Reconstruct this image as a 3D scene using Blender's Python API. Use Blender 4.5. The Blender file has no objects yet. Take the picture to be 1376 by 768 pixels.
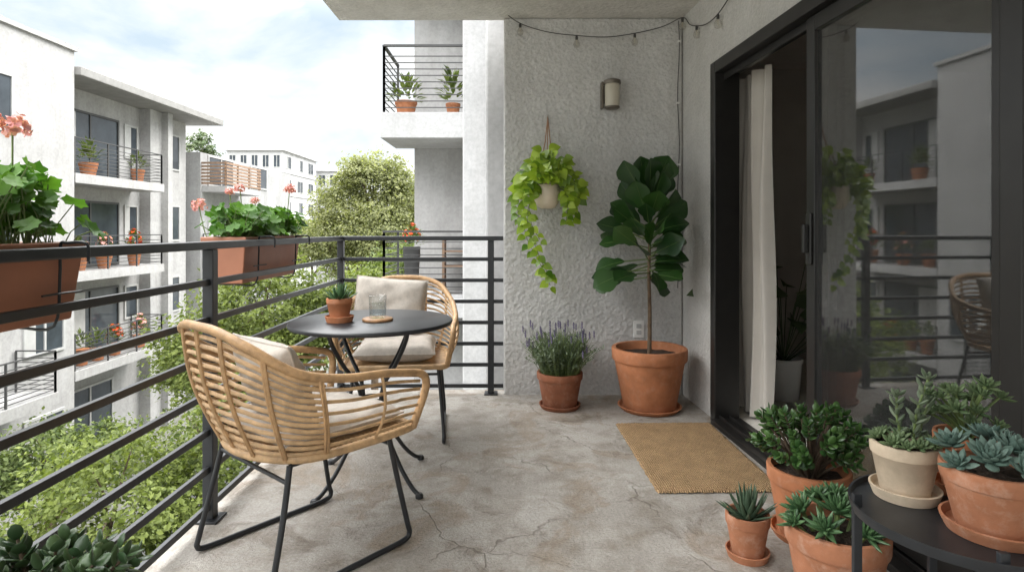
import bpy, bmesh, math, random
from mathutils import Vector as V, Matrix
random.seed(7)
C = bpy.context.scene
col = C.collection
PI = math.pi
R = math.radians
U = random.uniform

# ------------------------------------------------------------------ helpers
def catmull(pts, k=6, closed=False):
    pts = [V(p) for p in pts]
    out = []
    n = len(pts)
    segs = n if closed else n - 1
    for i in range(segs):
        if closed:
            p0, p1, p2, p3 = pts[(i-1) % n], pts[i], pts[(i+1) % n], pts[(i+2) % n]
        else:
            p0, p1, p2, p3 = pts[max(i-1, 0)], pts[i], pts[i+1], pts[min(i+2, n-1)]
        for j in range(k):
            t = j / k
            out.append(0.5*((2*p1) + (p2-p0)*t + (2*p0-5*p1+4*p2-p3)*t*t + (3*p1-p0-3*p2+p3)*t*t*t))
    if not closed:
        out.append(pts[-1])
    return out

class MB:
    def __init__(s):
        s.v = []; s.f = []; s.sm = []
    def add(s, vs, fs, smooth=False):
        b = len(s.v)
        s.v += [tuple(v) for v in vs]
        s.f += [tuple(i+b for i in f) for f in fs]
        s.sm += [smooth]*len(fs)
    def box(s, x0, x1, y0, y1, z0, z1):
        vs = [(x0,y0,z0),(x1,y0,z0),(x1,y1,z0),(x0,y1,z0),(x0,y0,z1),(x1,y0,z1),(x1,y1,z1),(x0,y1,z1)]
        s.add(vs, [(0,3,2,1),(4,5,6,7),(0,1,5,4),(1,2,6,5),(2,3,7,6),(3,0,4,7)])
    def bar(s, a, b, w, h):
        a = V(a); b = V(b); d = (b-a).normalized()
        up = V((0,0,1)) if abs(d.z) < .95 else V((0,1,0))
        sd = d.cross(up).normalized(); u = sd.cross(d)
        vs = []
        for p in (a, b):
            for i, j in ((-1,-1),(1,-1),(1,1),(-1,1)):
                vs.append(p + sd*(i*w/2) + u*(j*h/2))
        s.add(vs, [(3,2,1,0),(4,5,6,7),(0,1,5,4),(1,2,6,5),(2,3,7,6),(3,0,4,7)])
    def tube(s, pts, r, n=8, closed=False, flat=1.0):
        pts = [V(p) for p in pts]; m = len(pts)
        rs = r if isinstance(r, (list, tuple)) else [r]*m
        tang = []
        for i in range(m):
            if closed: t = pts[(i+1) % m]-pts[(i-1) % m]
            else: t = pts[min(i+1, m-1)]-pts[max(i-1, 0)]
            tang.append(t.normalized() if t.length > 1e-9 else V((0,0,1)))
        a = V((0,0,1)) if abs(tang[0].z) < .9 else V((1,0,0))
        nrm = (a - tang[0]*a.dot(tang[0])).normalized()
        vs = []; fs = []
        for i in range(m):
            nrm = nrm - tang[i]*nrm.dot(tang[i])
            nrm = nrm.normalized() if nrm.length > 1e-6 else V((1,0,0))
            b = tang[i].cross(nrm)
            for j in range(n):
                q = 2*PI*j/n
                vs.append(pts[i] + (nrm*math.cos(q) + b*(math.sin(q)*flat))*rs[i])
        for i in range(m if closed else m-1):
            for j in range(n):
                i2 = (i+1) % m
                fs.append((i*n+j, i*n+(j+1) % n, i2*n+(j+1) % n, i2*n+j))
        if not closed:
            fs.append(tuple(range(n-1, -1, -1)))
            fs.append(tuple((m-1)*n+j for j in range(n)))
        s.add(vs, fs, True)
    def lathe(s, prof, n=40, c=(0,0,0)):
        vs = []; fs = []
        for (r, z) in prof:
            for j in range(n):
                q = 2*PI*j/n
                vs.append((c[0]+r*math.cos(q), c[1]+r*math.sin(q), c[2]+z))
        for i in range(len(prof)-1):
            for j in range(n):
                fs.append((i*n+j, i*n+(j+1) % n, (i+1)*n+(j+1) % n, (i+1)*n+j))
        s.add(vs, fs, True)
    def leaf(s, p, d, up, L, W, prof=(.1,.7,1,.8,.45,.03), fold=.2, droop=.3, wave=0):
        p = V(p); d = V(d).normalized(); up = V(up)
        sd = d.cross(up)
        if sd.length < 1e-4: sd = d.cross(V((1,0,.1)))
        sd.normalize(); nn = sd.cross(d)
        vs = []; fs = []; k = len(prof)-1
        for i, w in enumerate(prof):
            t = i/k
            c = p + d*(L*t*(1-.25*abs(droop)*t)) - nn*(droop*L*t*t)
            hw = W/2*w
            wv = U(-wave, wave)*W; wv2 = U(-wave, wave)*W
            vs += [c+sd*hw+nn*(fold*hw+wv), c, c-sd*hw+nn*(fold*hw+wv2)]
        for i in range(k):
            a = i*3
            fs += [(a, a+1, a+4, a+3), (a+1, a+2, a+5, a+4)]
        s.add(vs, fs, True)
    def disc(s, p, nrm, rad, n=20, cup=.25, scal=.1):
        p = V(p); nrm = V(nrm).normalized()
        a = nrm.cross(V((U(-1,1), U(-1,1), U(-.3,.3)))).normalized(); b = nrm.cross(a)
        vs = [p]; fs = []
        for ring, rr in ((0,.55),(1,1.0)):
            for j in range(n):
                q = 2*PI*j/n
                k = rad*rr*(1+(scal*math.cos(j*PI)+.07*math.cos(5*q) if ring else 0))
                if j == 0: k *= .4
                vs.append(p + a*(math.cos(q)*k) + b*(math.sin(q)*k) + nrm*(cup*rad*rr*rr*(1+.45*math.cos(5*q))))
        for j in range(n):
            j2 = (j+1) % n
            fs.append((0, 1+j, 1+j2)); fs.append((1+j, 1+n+j, 1+n+j2, 1+j2))
        s.add(vs, fs, True)
    def fat(s, p, d, up, L, W, T, prof=(.45,.8,1,.95,.65,.08), bend=.15, n=7):
        p = V(p); d = V(d).normalized(); sd = d.cross(V(up))
        if sd.length < 1e-4: sd = d.cross(V((1,.2,0)))
        sd.normalize(); nn = sd.cross(d)
        vs = []; fs = []; k = len(prof)-1
        for i, w in enumerate(prof):
            t = i/k
            c = p + d*(L*t) + nn*(bend*L*t*t)
            for j in range(n):
                q = 2*PI*j/n
                vs.append(c + sd*(math.cos(q)*W/2*w) + nn*(math.sin(q)*T/2*(.4+.6*w)*(w if i in (0, k) else 1)))
        for i in range(k):
            for j in range(n):
                fs.append((i*n+j, i*n+(j+1) % n, (i+1)*n+(j+1) % n, (i+1)*n+j))
        fs.append(tuple(range(n-1, -1, -1))); fs.append(tuple(k*n+j for j in range(n)))
        s.add(vs, fs, True)
    def card(s, p, nrm, L, W):
        nrm = V(nrm).normalized()
        a = nrm.cross(V((U(-1,1), U(-1,1), U(-1,1)))).normalized(); b = nrm.cross(a)
        p = V(p)
        s.add([p-a*L*.5, p+b*W*.5+nrm*W*.12, p+a*L*.5, p-b*W*.5+nrm*W*.12], [(0,1,2,3)])
    def build(s, name, mat, parent=None, world=False, bevel=0, recalc=False):
        me = bpy.data.meshes.new(name)
        vs = s.v
        if world and parent is not None:
            l = parent.location if parent.parent is None else parent.parent.location
            vs = [(x-l[0], y-l[1], z-l[2]) for x, y, z in vs]
        me.from_pydata(vs, [], s.f)
        me.polygons.foreach_set('use_smooth', s.sm)
        me.update()
        if recalc:
            bm = bmesh.new(); bm.from_mesh(me)
            bmesh.ops.recalc_face_normals(bm, faces=bm.faces)
            bm.to_mesh(me); bm.free()
        if any(s.sm):
            me.set_sharp_from_angle(angle=R(48))
        me.materials.append(mat)
        o = bpy.data.objects.new(name, me); col.objects.link(o)
        if parent is not None: o.parent = parent
        if bevel:
            m = o.modifiers.new('bevel', 'BEVEL'); m.width = bevel; m.segments = 2; m.limit_method = 'ANGLE'
        return o

def tag(o, label=None, cat=None, group=None, kind=None):
    if label: o['label'] = label
    if cat: o['category'] = cat
    if group: o['group'] = group
    if kind: o['kind'] = kind
    return o
def thing(name, label, cat, loc=(0,0,0), rz=0, group=None):
    o = bpy.data.objects.new(name, None); col.objects.link(o)
    o.empty_display_size = .1
    o.location = loc; o.rotation_euler = (0,0,rz)
    return tag(o, label, cat, group)

# ------------------------------------------------------------------ materials
def newmat(name):
    m = bpy.data.materials.new(name); m.use_nodes = True
    nt = m.node_tree; b = nt.nodes['Principled BSDF']
    return m, nt, b
def N(nt, t, **kw):
    n = nt.nodes.new(t)
    for k, v in kw.items(): setattr(n, k, v)
    return n
def noise_node(nt, scale, detail=5, rough=.6, vec=None):
    n = N(nt, 'ShaderNodeTexNoise'); n.inputs['Scale'].default_value = scale
    n.inputs['Detail'].default_value = detail; n.inputs['Roughness'].default_value = rough
    if vec is not None: nt.links.new(vec, n.inputs['Vector'])
    return n
def ramp(nt, src, stops):
    r = N(nt, 'ShaderNodeValToRGB'); e = r.color_ramp.elements
    while len(e) < len(stops): e.new(.5)
    for i, (p, c) in enumerate(stops):
        e[i].position = p; e[i].color = (c[0], c[1], c[2], 1) if not isinstance(c, (int, float)) else (c, c, c, 1)
    nt.links.new(src, r.inputs[0]); return r
def mix(nt, a, b, fac, mode='MIX'):
    m = N(nt, 'ShaderNodeMix'); m.data_type = 'RGBA'; m.blend_type = mode
    for i, x in ((0, fac), (6, a), (7, b)):
        if isinstance(x, (int, float)): m.inputs[i].default_value = x
        elif isinstance(x, tuple): m.inputs[i].default_value = (x[0], x[1], x[2], 1)
        else: nt.links.new(x, m.inputs[i])
    return m.outputs[2]
def bumpnode(nt, b, h, strength, dist=.01):
    bp = N(nt, 'ShaderNodeBump'); bp.inputs['Strength'].default_value = strength; bp.inputs['Distance'].default_value = dist
    nt.links.new(h, bp.inputs['Height']); nt.links.new(bp.outputs[0], b.inputs['Normal'])
def mat(name, c, rough=.6, var=.15, scale=8, bump=0, bscale=80, metal=0, bdist=.004, spec=.5):
    m, nt, b = newmat(name)
    tc = N(nt, 'ShaderNodeTexCoord').outputs['Object']
    n = noise_node(nt, scale, 6, .6, tc)
    lo = tuple(max(0, x*(1-var)) for x in c); hi = tuple(min(1, x*(1+var)) for x in c)
    r = ramp(nt, n.outputs[0], [(.3, lo), (.7, hi)])
    nt.links.new(r.outputs[0], b.inputs['Base Color'])
    b.inputs['Roughness'].default_value = rough; b.inputs['Metallic'].default_value = metal
    b.inputs['Specular IOR Level'].default_value = spec
    if bump:
        n2 = noise_node(nt, bscale, 4, .6, tc); bumpnode(nt, b, n2.outputs[0], bump, bdist)
    return m
def leafmat(name, c1, c2, rough=.45, tr=.25, spec=.4, nscale=3):
    m, nt, b = newmat(name)
    g = N(nt, 'ShaderNodeNewGeometry')
    tc = N(nt, 'ShaderNodeTexCoord').outputs['Object']
    n = noise_node(nt, nscale, 3, .5, tc)
    mth = N(nt, 'ShaderNodeMath', operation='MULTIPLY_ADD')
    nt.links.new(g.outputs['Random Per Island'], mth.inputs[0]); mth.inputs[1].default_value = .6
    ad = N(nt, 'ShaderNodeMath', operation='MULTIPLY_ADD')
    nt.links.new(n.outputs[0], ad.inputs[0]); ad.inputs[1].default_value = .8; ad.inputs[2].default_value = -.2
    nt.links.new(ad.outputs[0], mth.inputs[2])
    r = ramp(nt, mth.outputs[0], [(.1, c1), (.9, c2)])
    nt.links.new(r.outputs[0], b.inputs['Base Color'])
    b.inputs['Roughness'].default_value = rough; b.inputs['Specular IOR Level'].default_value = spec
    if tr:
        t = N(nt, 'ShaderNodeBsdfTranslucent')
        br = mix(nt, r.outputs[0], (1.0, 1.0, .35), .35, 'MULTIPLY')
        sc = mix(nt, br, (1.6, 1.7, 1.0), 1.0, 'MULTIPLY')
        nt.links.new(sc, t.inputs[0])
        ms = N(nt, 'ShaderNodeMixShader'); ms.inputs[0].default_value = tr
        nt.links.new(b.outputs[0], ms.inputs[1]); nt.links.new(t.outputs[0], ms.inputs[2])
        nt.links.new(ms.outputs[0], nt.nodes['Material Output'].inputs[0])
    return m
def stucco(name, c, streak=.25, bs=.5, sc=75):
    m, nt, b = newmat(name)
    tc = N(nt, 'ShaderNodeTexCoord').outputs['Object']
    big = noise_node(nt, 1.1, 5, .6, tc); med = noise_node(nt, 7, 6, .7, tc); fine = noise_node(nt, sc, 6, .7, tc)
    mp = N(nt, 'ShaderNodeMapping'); mp.inputs['Scale'].default_value = (5, 5, .5); nt.links.new(tc, mp.inputs[0])
    st = noise_node(nt, 1.0, 5, .6, mp.outputs[0])
    c1 = ramp(nt, big.outputs[0], [(.3, tuple(x*.86 for x in c)), (.7, tuple(min(1, x*1.06) for x in c))])
    c2 = mix(nt, c1.outputs[0], ramp(nt, med.outputs[0], [(.3, .80), (.65, 1.0)]).outputs[0], .55, 'MULTIPLY')
    c3 = mix(nt, c2, ramp(nt, st.outputs[0], [(.32, (.70, .68, .65)), (.55, (1, 1, 1))]).outputs[0], streak, 'MULTIPLY')
    c4 = mix(nt, c3, ramp(nt, fine.outputs[0], [(.35, .74), (.6, 1.0)]).outputs[0], .6, 'MULTIPLY')
    nt.links.new(c4, b.inputs['Base Color']); b.inputs['Roughness'].default_value = .9
    b.inputs['Specular IOR Level'].default_value = .2
    if bs:
        vo = N(nt, 'ShaderNodeTexVoronoi'); vo.inputs['Scale'].default_value = sc*.55; nt.links.new(tc, vo.inputs['Vector'])
        vm = N(nt, 'ShaderNodeMath', operation='MULTIPLY'); nt.links.new(vo.outputs['Distance'], vm.inputs[0]); vm.inputs[1].default_value = .65
        s = N(nt, 'ShaderNodeMath', operation='ADD'); nt.links.new(fine.outputs[0], s.inputs[0]); nt.links.new(vm.outputs[0], s.inputs[1])
        bumpnode(nt, b, s.outputs[0], bs, .013)
    return m
def concrete():
    m, nt, b = newmat('weathered_concrete')
    tc = N(nt, 'ShaderNodeTexCoord').outputs['Object']
    big = noise_node(nt, 1.6, 6, .62, tc); med = noise_node(nt, 6, 7, .7, tc); fine = noise_node(nt, 90, 5, .7, tc)
    base = ramp(nt, big.outputs[0], [(.3, (.315,.288,.255)), (.5, (.415,.387,.35)), (.72, (.495,.47,.435))])
    c = mix(nt, base.outputs[0], ramp(nt, med.outputs[0], [(.36, (.60,.555,.49)), (.56, (1,1,1))]).outputs[0], .75, 'MULTIPLY')
    sn = noise_node(nt, 2.3, 4, .55, tc); sn.inputs['Distortion'].default_value = 1.2
    sr = ramp(nt, sn.outputs[0], [(.54, 0), (.60, .9), (.64, .4), (.75, .7)])
    sm = N(nt, 'ShaderNodeMath', operation='MULTIPLY'); nt.links.new(sr.outputs[0], sm.inputs[0]); sm.inputs[1].default_value = .5
    c = mix(nt, c, (.27,.195,.125), sm.outputs[0])
    kn = noise_node(nt, 4.2, 8, .7, tc); kn.inputs['Distortion'].default_value = 1.0
    kr = ramp(nt, kn.outputs[0], [(.34, .6), (.45, 0)])
    c = mix(nt, c, (.19,.155,.12), kr.outputs[0])
    wn = noise_node(nt, 3.4, 8, .75, tc); wn.inputs['Distortion'].default_value = .6
    wr = ramp(nt, wn.outputs[0], [(.54, 0), (.66, .42)])
    c = mix(nt, c, (.60,.575,.54), wr.outputs[0])
    dn = noise_node(nt, 3, 4, .6, tc)
    dv = mix(nt, tc, dn.outputs['Color'], .2)
    vo = N(nt, 'ShaderNodeTexVoronoi', feature='DISTANCE_TO_EDGE'); vo.inputs['Scale'].default_value = 1.7; nt.links.new(dv, vo.inputs['Vector'])
    cr = ramp(nt, vo.outputs['Distance'], [(0, 1), (.007, 0)])
    mk = noise_node(nt, 1.7, 3, .5, tc); mr = ramp(nt, mk.outputs[0], [(.43, 0), (.56, .65)])
    cm = N(nt, 'ShaderNodeMath', operation='MULTIPLY'); nt.links.new(cr.outputs[0], cm.inputs[0]); nt.links.new(mr.outputs[0], cm.inputs[1])
    c = mix(nt, c, (.14,.115,.09), cm.outputs[0])
    c = mix(nt, c, ramp(nt, fine.outputs[0], [(.3, .64), (.62, 1.0)]).outputs[0], .8, 'MULTIPLY')
    nt.links.new(c, b.inputs['Base Color'])
    rr = ramp(nt, med.outputs[0], [(.3, .6), (.7, .88)]); nt.links.new(rr.outputs[0], b.inputs['Roughness'])
    b.inputs['Specular IOR Level'].default_value = .3
    h = N(nt, 'ShaderNodeMath', operation='SUBTRACT'); nt.links.new(fine.outputs[0], h.inputs[0]); nt.links.new(cm.outputs[0], h.inputs[1])
    h2 = N(nt, 'ShaderNodeMath', operation='ADD'); nt.links.new(h.outputs[0], h2.inputs[0]); nt.links.new(wr.outputs[0], h2.inputs[1])
    h3 = N(nt, 'ShaderNodeMath', operation='SUBTRACT'); nt.links.new(h2.outputs[0], h3.inputs[0]); nt.links.new(kr.outputs[0], h3.inputs[1])
    bumpnode(nt, b, h3.outputs[0], .7, .008)
    return m
def glassmat(name, tint=(.8,.85,.85), f0=.04, k=.7, pw=3.5, rough=0):
    m, nt, b = newmat(name); nt.nodes.remove(b)
    t = N(nt, 'ShaderNodeBsdfTransparent'); t.inputs[0].default_value = (*tint, 1)
    g = N(nt, 'ShaderNodeBsdfGlossy'); g.inputs['Roughness'].default_value = rough
    lw = N(nt, 'ShaderNodeLayerWeight'); lw.inputs[0].default_value = .5
    p = N(nt, 'ShaderNodeMath', operation='POWER'); nt.links.new(lw.outputs['Facing'], p.inputs[0]); p.inputs[1].default_value = pw
    f = N(nt, 'ShaderNodeMath', operation='MULTIPLY_ADD'); nt.links.new(p.outputs[0], f.inputs[0]); f.inputs[1].default_value = k; f.inputs[2].default_value = f0
    ms = N(nt, 'ShaderNodeMixShader'); nt.links.new(f.outputs[0], ms.inputs[0])
    nt.links.new(t.outputs[0], ms.inputs[1]); nt.links.new(g.outputs[0], ms.inputs[2])
    nt.links.new(ms.outputs[0], nt.nodes['Material Output'].inputs[0])
    return m
def screenmat():
    m, nt, b = newmat('insect_screen'); 
    b.inputs['Base Color'].default_value = (.16,.157,.15,1); b.inputs['Roughness'].default_value = .8
    t = N(nt, 'ShaderNodeBsdfTransparent')
    ms = N(nt, 'ShaderNodeMixShader'); ms.inputs[0].default_value = .12
    nt.links.new(t.outputs[0], ms.inputs[1]); nt.links.new(b.outputs[0], ms.inputs[2])
    nt.links.new(ms.outputs[0], nt.nodes['Material Output'].inputs[0])
    return m
def terracotta(name, c, stain=.35):
    m, nt, b = newmat(name)
    tc = N(nt, 'ShaderNodeTexCoord').outputs['Object']
    n = noise_node(nt, 9, 6, .65, tc); n2 = noise_node(nt, 22, 6, .7, tc); f = noise_node(nt, 160, 3, .6, tc)
    r = ramp(nt, n.outputs[0], [(.3, tuple(x*.72 for x in c)), (.7, tuple(min(1, x*1.15) for x in c))])
    s = ramp(nt, n2.outputs[0], [(.5, 0), (.72, stain)])
    cc = mix(nt, r.outputs[0], (.55,.40,.31), s.outputs[0])
    nt.links.new(cc, b.inputs['Base Color']); b.inputs['Roughness'].default_value = .8
    b.inputs['Specular IOR Level'].default_value = .25
    bumpnode(nt, b, f.outputs[0], .25, .003)
    return m
def weave(name, c, scale, c2=None, bump=.6, dist=.006, amt=.8):
    m, nt, b = newmat(name)
    tc = N(nt, 'ShaderNodeTexCoord').outputs['Object']
    w1 = N(nt, 'ShaderNodeTexWave', bands_direction='X'); w1.inputs['Scale'].default_value = scale; w1.inputs['Distortion'].default_value = 2.2; w1.inputs['Detail Scale'].default_value = 3
    w2 = N(nt, 'ShaderNodeTexWave', bands_direction='Y'); w2.inputs['Scale'].default_value = scale*.8; w2.inputs['Distortion'].default_value = 2.2
    nt.links.new(tc, w1.inputs[0]); nt.links.new(tc, w2.inputs[0])
    mu = N(nt, 'ShaderNodeMath', operation='MULTIPLY'); nt.links.new(w1.outputs[1], mu.inputs[0]); nt.links.new(w2.outputs[1], mu.inputs[1])
    n = noise_node(nt, 14, 7, .75, tc)
    a = ramp(nt, n.outputs[0], [(.3, tuple(x*.74 for x in c)), (.7, tuple(min(1, x*1.14) for x in c))])
    d = ramp(nt, mu.outputs[0], [(0, tuple(x*.42 for x in (c2 or (1,1,1)))), (.45, (1,1,1))])
    cc = mix(nt, a.outputs[0], d.outputs[0], amt, 'MULTIPLY')
    nt.links.new(cc, b.inputs['Base Color']); b.inputs['Roughness'].default_value = .92; b.inputs['Specular IOR Level'].default_value = .1
    bumpnode(nt, b, mu.outputs[0], bump, dist)
    return m

STUCCO = stucco('grey_stucco', (.672,.661,.641), .3, .95, 62)
STUCCO_R = stucco('side_stucco', (.71,.692,.66), .25, .8, 70)
CEIL = stucco('ceiling_stucco', (.74,.712,.665), .3, .6, 55)
FARWALL = stucco('far_stucco', (.44,.436,.43), .3, .15, 12)
FARWALL2 = stucco('far_stucco_grey', (.40,.40,.398), .35, .2, 16)
WINGWALL = stucco('wing_stucco', (.47,.467,.463), .35, .2, 16)
WHITEWALL = stucco('white_render', (.55,.55,.552), .25, .15, 20)
CONC = concrete()
BLACK = mat('black_powder_coat', (.018,.02,.023), .38, .2, 20, .05, 200)
BLACKF = mat('black_door_frame', (.016,.015,.014), .35, .2, 10, .04, 200)
RATTAN = mat('rattan', (.50,.325,.17), .5, .3, 25, .35, 220, bdist=.003)
RATTAN_D = mat('rattan_binding', (.45,.275,.135), .52, .3, 30, .4, 240, bdist=.003)
LINEN = weave('beige_linen', (.56,.51,.455), 220, bump=.12, dist=.002, amt=.3)
CURT = mat('curtain_cloth', (.62,.58,.525), .9, .06, 4, .1, 300)
JUTE = weave('jute_weave', (.67,.46,.26), 32, (1.2,1.1,1.0), 1.0, .012, .85)
TERRA = terracotta('terracotta', (.45,.18,.085), .2)
TERRA2 = terracotta('terracotta_worn', (.40,.17,.09), .42)
TERRA3 = terracotta('terracotta_brown', (.25,.095,.05), .18)
PLAST = mat('terracotta_plastic', (.34,.14,.08), .55, .12, 6, .08, 150)
SAND = terracotta('sand_clay', (.60,.49,.36), .3)
CERAM = mat('cream_ceramic', (.70,.60,.46), .45, .08, 12)
SOIL = mat('potting_soil', (.045,.03,.02), .95, .5, 60, .9, 90, bdist=.01)
BARK = mat('bark', (.10,.07,.045), .85, .35, 25, .6, 60)
FIGBARK = mat('fig_bark', (.135,.09,.055), .85, .35, 25, .6, 60)
STEMG = mat('green_stem', (.12,.17,.05), .6, .25, 20)
FIG = leafmat('fig_leaf', (.010,.038,.010), (.042,.105,.022), .3, .1, .55)
FIGR = mat('fig_midrib', (.11,.18,.05), .5, .1, 10)
POTHOS = leafmat('pothos_leaf', (.06,.15,.008), (.38,.50,.05), .38, .28, .5, 9)
LAV = leafmat('lavender_leaf', (.075,.105,.065), (.23,.275,.185), .7, .15, .2)
LAVF = leafmat('lavender_flower', (.10,.09,.15), (.22,.19,.28), .8, 0, .1)
GER = leafmat('geranium_leaf', (.03,.095,.012), (.12,.25,.035), .5, .28, .3, 9)
PINK = leafmat('pink_petal', (.58,.24,.24), (.74,.43,.41), .6, .2, .2)
CORAL = leafmat('coral_petal', (.55,.20,.19), (.73,.39,.35), .6, .2, .2)
RED = leafmat('red_petal', (.45,.03,.01), (.7,.12,.03), .6, .1, .2)
JADE = leafmat('jade_leaf', (.018,.06,.015), (.075,.15,.035), .3, .06, .5, 8)
JADE2 = leafmat('jade_leaf_dull', (.025,.06,.025), (.085,.14,.055), .33, .06, .5, 8)
ALOE = leafmat('aloe_leaf', (.03,.06,.035), (.10,.15,.09), .45, .04, .4, 14)
ECHE = leafmat('echeveria_leaf', (.055,.105,.085), (.16,.23,.19), .55, .05, .3, 12)
SEDUM = leafmat('sedum_leaf', (.055,.10,.04), (.17,.23,.11), .5, .06, .3, 12)
GHOST = leafmat('ghost_plant_leaf', (.07,.105,.06), (.19,.23,.15), .5, .05, .3, 12)
AGAVE = leafmat('succulent_leaf', (.03,.08,.03), (.11,.20,.085), .4, .05, .4, 10)
TREE1 = leafmat('tree_leaf_bright', (.05,.075,.018), (.21,.25,.07), .55, .3, .2, 1.3)
TREE2 = leafmat('tree_leaf_mid', (.05,.08,.025), (.18,.22,.08), .55, .3, .2, 1.0)
TREE3 = leafmat('tree_leaf_pale', (.10,.115,.055), (.29,.30,.145), .6, .35, .2, .8)  # leaf colour made paler to stand in for haze in the air
TREE4 = leafmat('tree_leaf_dark', (.05,.08,.04), (.13,.16,.085), .6, .2, .2, .5)
GLASS = glassmat('door_glass', (.42,.44,.44), .11, .9, 2.6, .025)
GLASS2 = glassmat('rear_glass', (.85,.88,.88), .02, .3, 3)
SCREEN = screenmat()
CLEAR = glassmat('clear_glass', (.95,.96,.96), .03, .55, 3)
WATER = glassmat('water', (.95,.97,.97), .02, .3, 3)
BULB = glassmat('bulb_glass', (.92,.91,.88), .06, .6, 2.5)
WINGL = mat('window_glass', (.05,.06,.07), .06, .3, 1.5, spec=.4)
FRAMEW = mat('pale_frame', (.42,.42,.41), .5, .1, 5)
FRAMED = mat('dark_frame', (.05,.05,.05), .5, .1, 5)
BRONZE = mat('bronze', (.15,.13,.105), .4, .25, 12, metal=.5)
FROST = mat('frosted_glass', (.52,.475,.385), .3, .06, 8)
CORDM = mat('string_light_cord', (.05,.048,.045), .6, .2, 20)
WOOD = mat('acacia_wood', (.35,.19,.09), .5, .35, 30)
WOODB = mat('balcony_wood', (.25,.16,.105), .7, .3, 6)
PLATE = mat('white_plastic', (.75,.74,.71), .4, .05, 5)
ROPE = mat('cotton_rope', (.35,.20,.12), .9, .2, 60)
ROOMW = mat('room_paint', (.60,.56,.51), .9, .1, 2)
CARPET = mat('room_carpet', (.78,.74,.68), .95, .15, 60, .4, 200)
GROUND = mat('ground_mix', (.15,.15,.13), .95, .4, .15)
ROAD = mat('asphalt', (.11,.11,.11), .9, .2, 1)
ROOFM = mat('roof_edge', (.25,.245,.235), .8, .15, 3)

# ------------------------------------------------------------------ setting
g = MB(); g.box(-900, 900, -300, 1200, -6.6, -6.3); tag(g.build('ground', GROUND), 'grey green ground far below the balcony', 'ground', kind='structure')
g = MB(); g.box(-9.2, -4.6, -40, 160, -6.32, -6.296); tag(g.build('road', ROAD), 'asphalt lane between the apartment blocks', 'road', kind='structure')
g = MB(); g.box(-1.25, 1.48, -2.6, 4.2, -.2, 0); tag(g.build('balcony_floor', CONC), 'weathered stained concrete balcony floor', 'floor', kind='structure')
g = MB(); g.box(-1.20, 1.5, -2.6, 4.13, 2.575, 2.85); tag(g.build('balcony_ceiling', CEIL, bevel=.008), 'stucco underside of the balcony above', 'ceiling', kind='structure')

# back wall
g = MB(); g.box(-.056, 1.165, 4.07, 4.21, -.2, 2.574)
tag(g.build('balcony_end_wall', STUCCO, bevel=.012), 'rough grey stucco end wall behind the fig and the lavender', 'wall')

# right wall in its own frame: local x runs towards the viewer, local y into the room
ANG = math.atan2(-1, .06)
WO = V((1.17, 4.07, 0))
wr = thing('balcony_side_wall', 'pale stucco side wall holding the black sliding door', 'wall', WO, ANG)
g = MB(); g.box(-1.3, .53, 0, .13, -.2, 2.6); g.box(.53, 2.56, 0, .13, 2.11, 2.6); g.box(2.56, 6.6, 0, .13, -.2, 2.6)
g.build('wall_face', STUCCO_R, wr)
bt = thing('own_apartment_block', 'storeys above and below the stucco balcony', 'building', (4, 1, 2.9))
g = MB(); g.box(1.5, 9, -5, 4.4, 2.86, 9.5); g.build('upper_wall', FARWALL, bt, world=True)
g = MB(); g.box(1.5, 9, -5, 5.4, -6.3, -.21); g.build('lower_wall', FARWALL, bt, world=True)

# room
rm = thing('room', None, None, WO, ANG); rm['kind'] = 'structure'
g = MB()
g.add([(-1.25,.131,.0),(4.5,.131,.0),(4.5,4,.0),(-1.25,4,.0),(-1.25,.131,2.58),(4.5,.131,2.58),(4.5,4,2.58),(-1.25,4,2.58)],
      [(4,5,6,7),(1,2,6,5),(2,3,7,6),(3,0,4,7)])
g.build('room_wall', ROOMW, rm)
g = MB(); g.box(-1.25, 4.5, .131, 4, -.05, .012); g.build('room_floor', CARPET, rm)
tag(rm, 'dim living room seen through the open sliding door', 'room')

# ------------------------------------------------------------------ door
df = thing('door_frame', 'black metal frame and track around the sliding door', 'door frame', WO, ANG)
g = MB(); g.box(.532, .60, -.025, .125, 0, 2.109); g.build('jamb', BLACKF, df, bevel=.004)
g = MB(); g.box(2.49, 2.558, -.025, .125, 0, 2.109); g.build('jamb', BLACKF, df, bevel=.004)
g = MB(); g.box(.60, 2.49, -.025, .125, 2.04, 2.109); g.box(.60, 2.49, .028, .036, 2.0, 2.04); g.build('header', BLACKF, df, bevel=.004)
g = MB(); g.box(.60, 2.49, -.05, .129, .0, .03); g.box(.60, 2.49, .0, .008, .03, .05); g.box(.60, 2.49, .06, .068, .03, .05); g.build('track', BLACKF, df, bevel=.003)
def panel(name, label, s0, s1, y0, y1, handle, glass=GLASS):
    t = thing(name, label, 'sliding door', WO, ANG)
    w = .062
    g = MB()
    g.box(s0, s0+w, y0, y1, .052, 2.035); g.box(s1-w, s1, y0, y1, .052, 2.035)
    g.box(s0+w, s1-w, y0, y1, .052, .15); g.box(s0+w, s1-w, y0, y1, 1.97, 2.035)
    g.build('panel_frame', BLACKF, t, bevel=.003)
    ym = (y0+y1)/2
    g = MB(); g.box(s0+w, s1-w, ym-.003, ym+.003, .15, 1.97); g.build('glass_pane', glass, t)
    if handle:
        g = MB(); g.add([(s0+w,ym-.012,.15),(s1-w,ym-.012,.15),(s1-w,ym-.012,1.97),(s0+w,ym-.012,1.97)],[(0,1,2,3)]); g.build('mesh_screen', SCREEN, t)
        g = MB(); g.box(s0+.012, s0+.05, y0-.012, y0, .98, 1.2); g.box(s0+.022, s0+.04, y0-.035, y0-.012, 1.03, 1.15)
        g.build('handle', BLACKF, t, bevel=.004)
    return t
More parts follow.
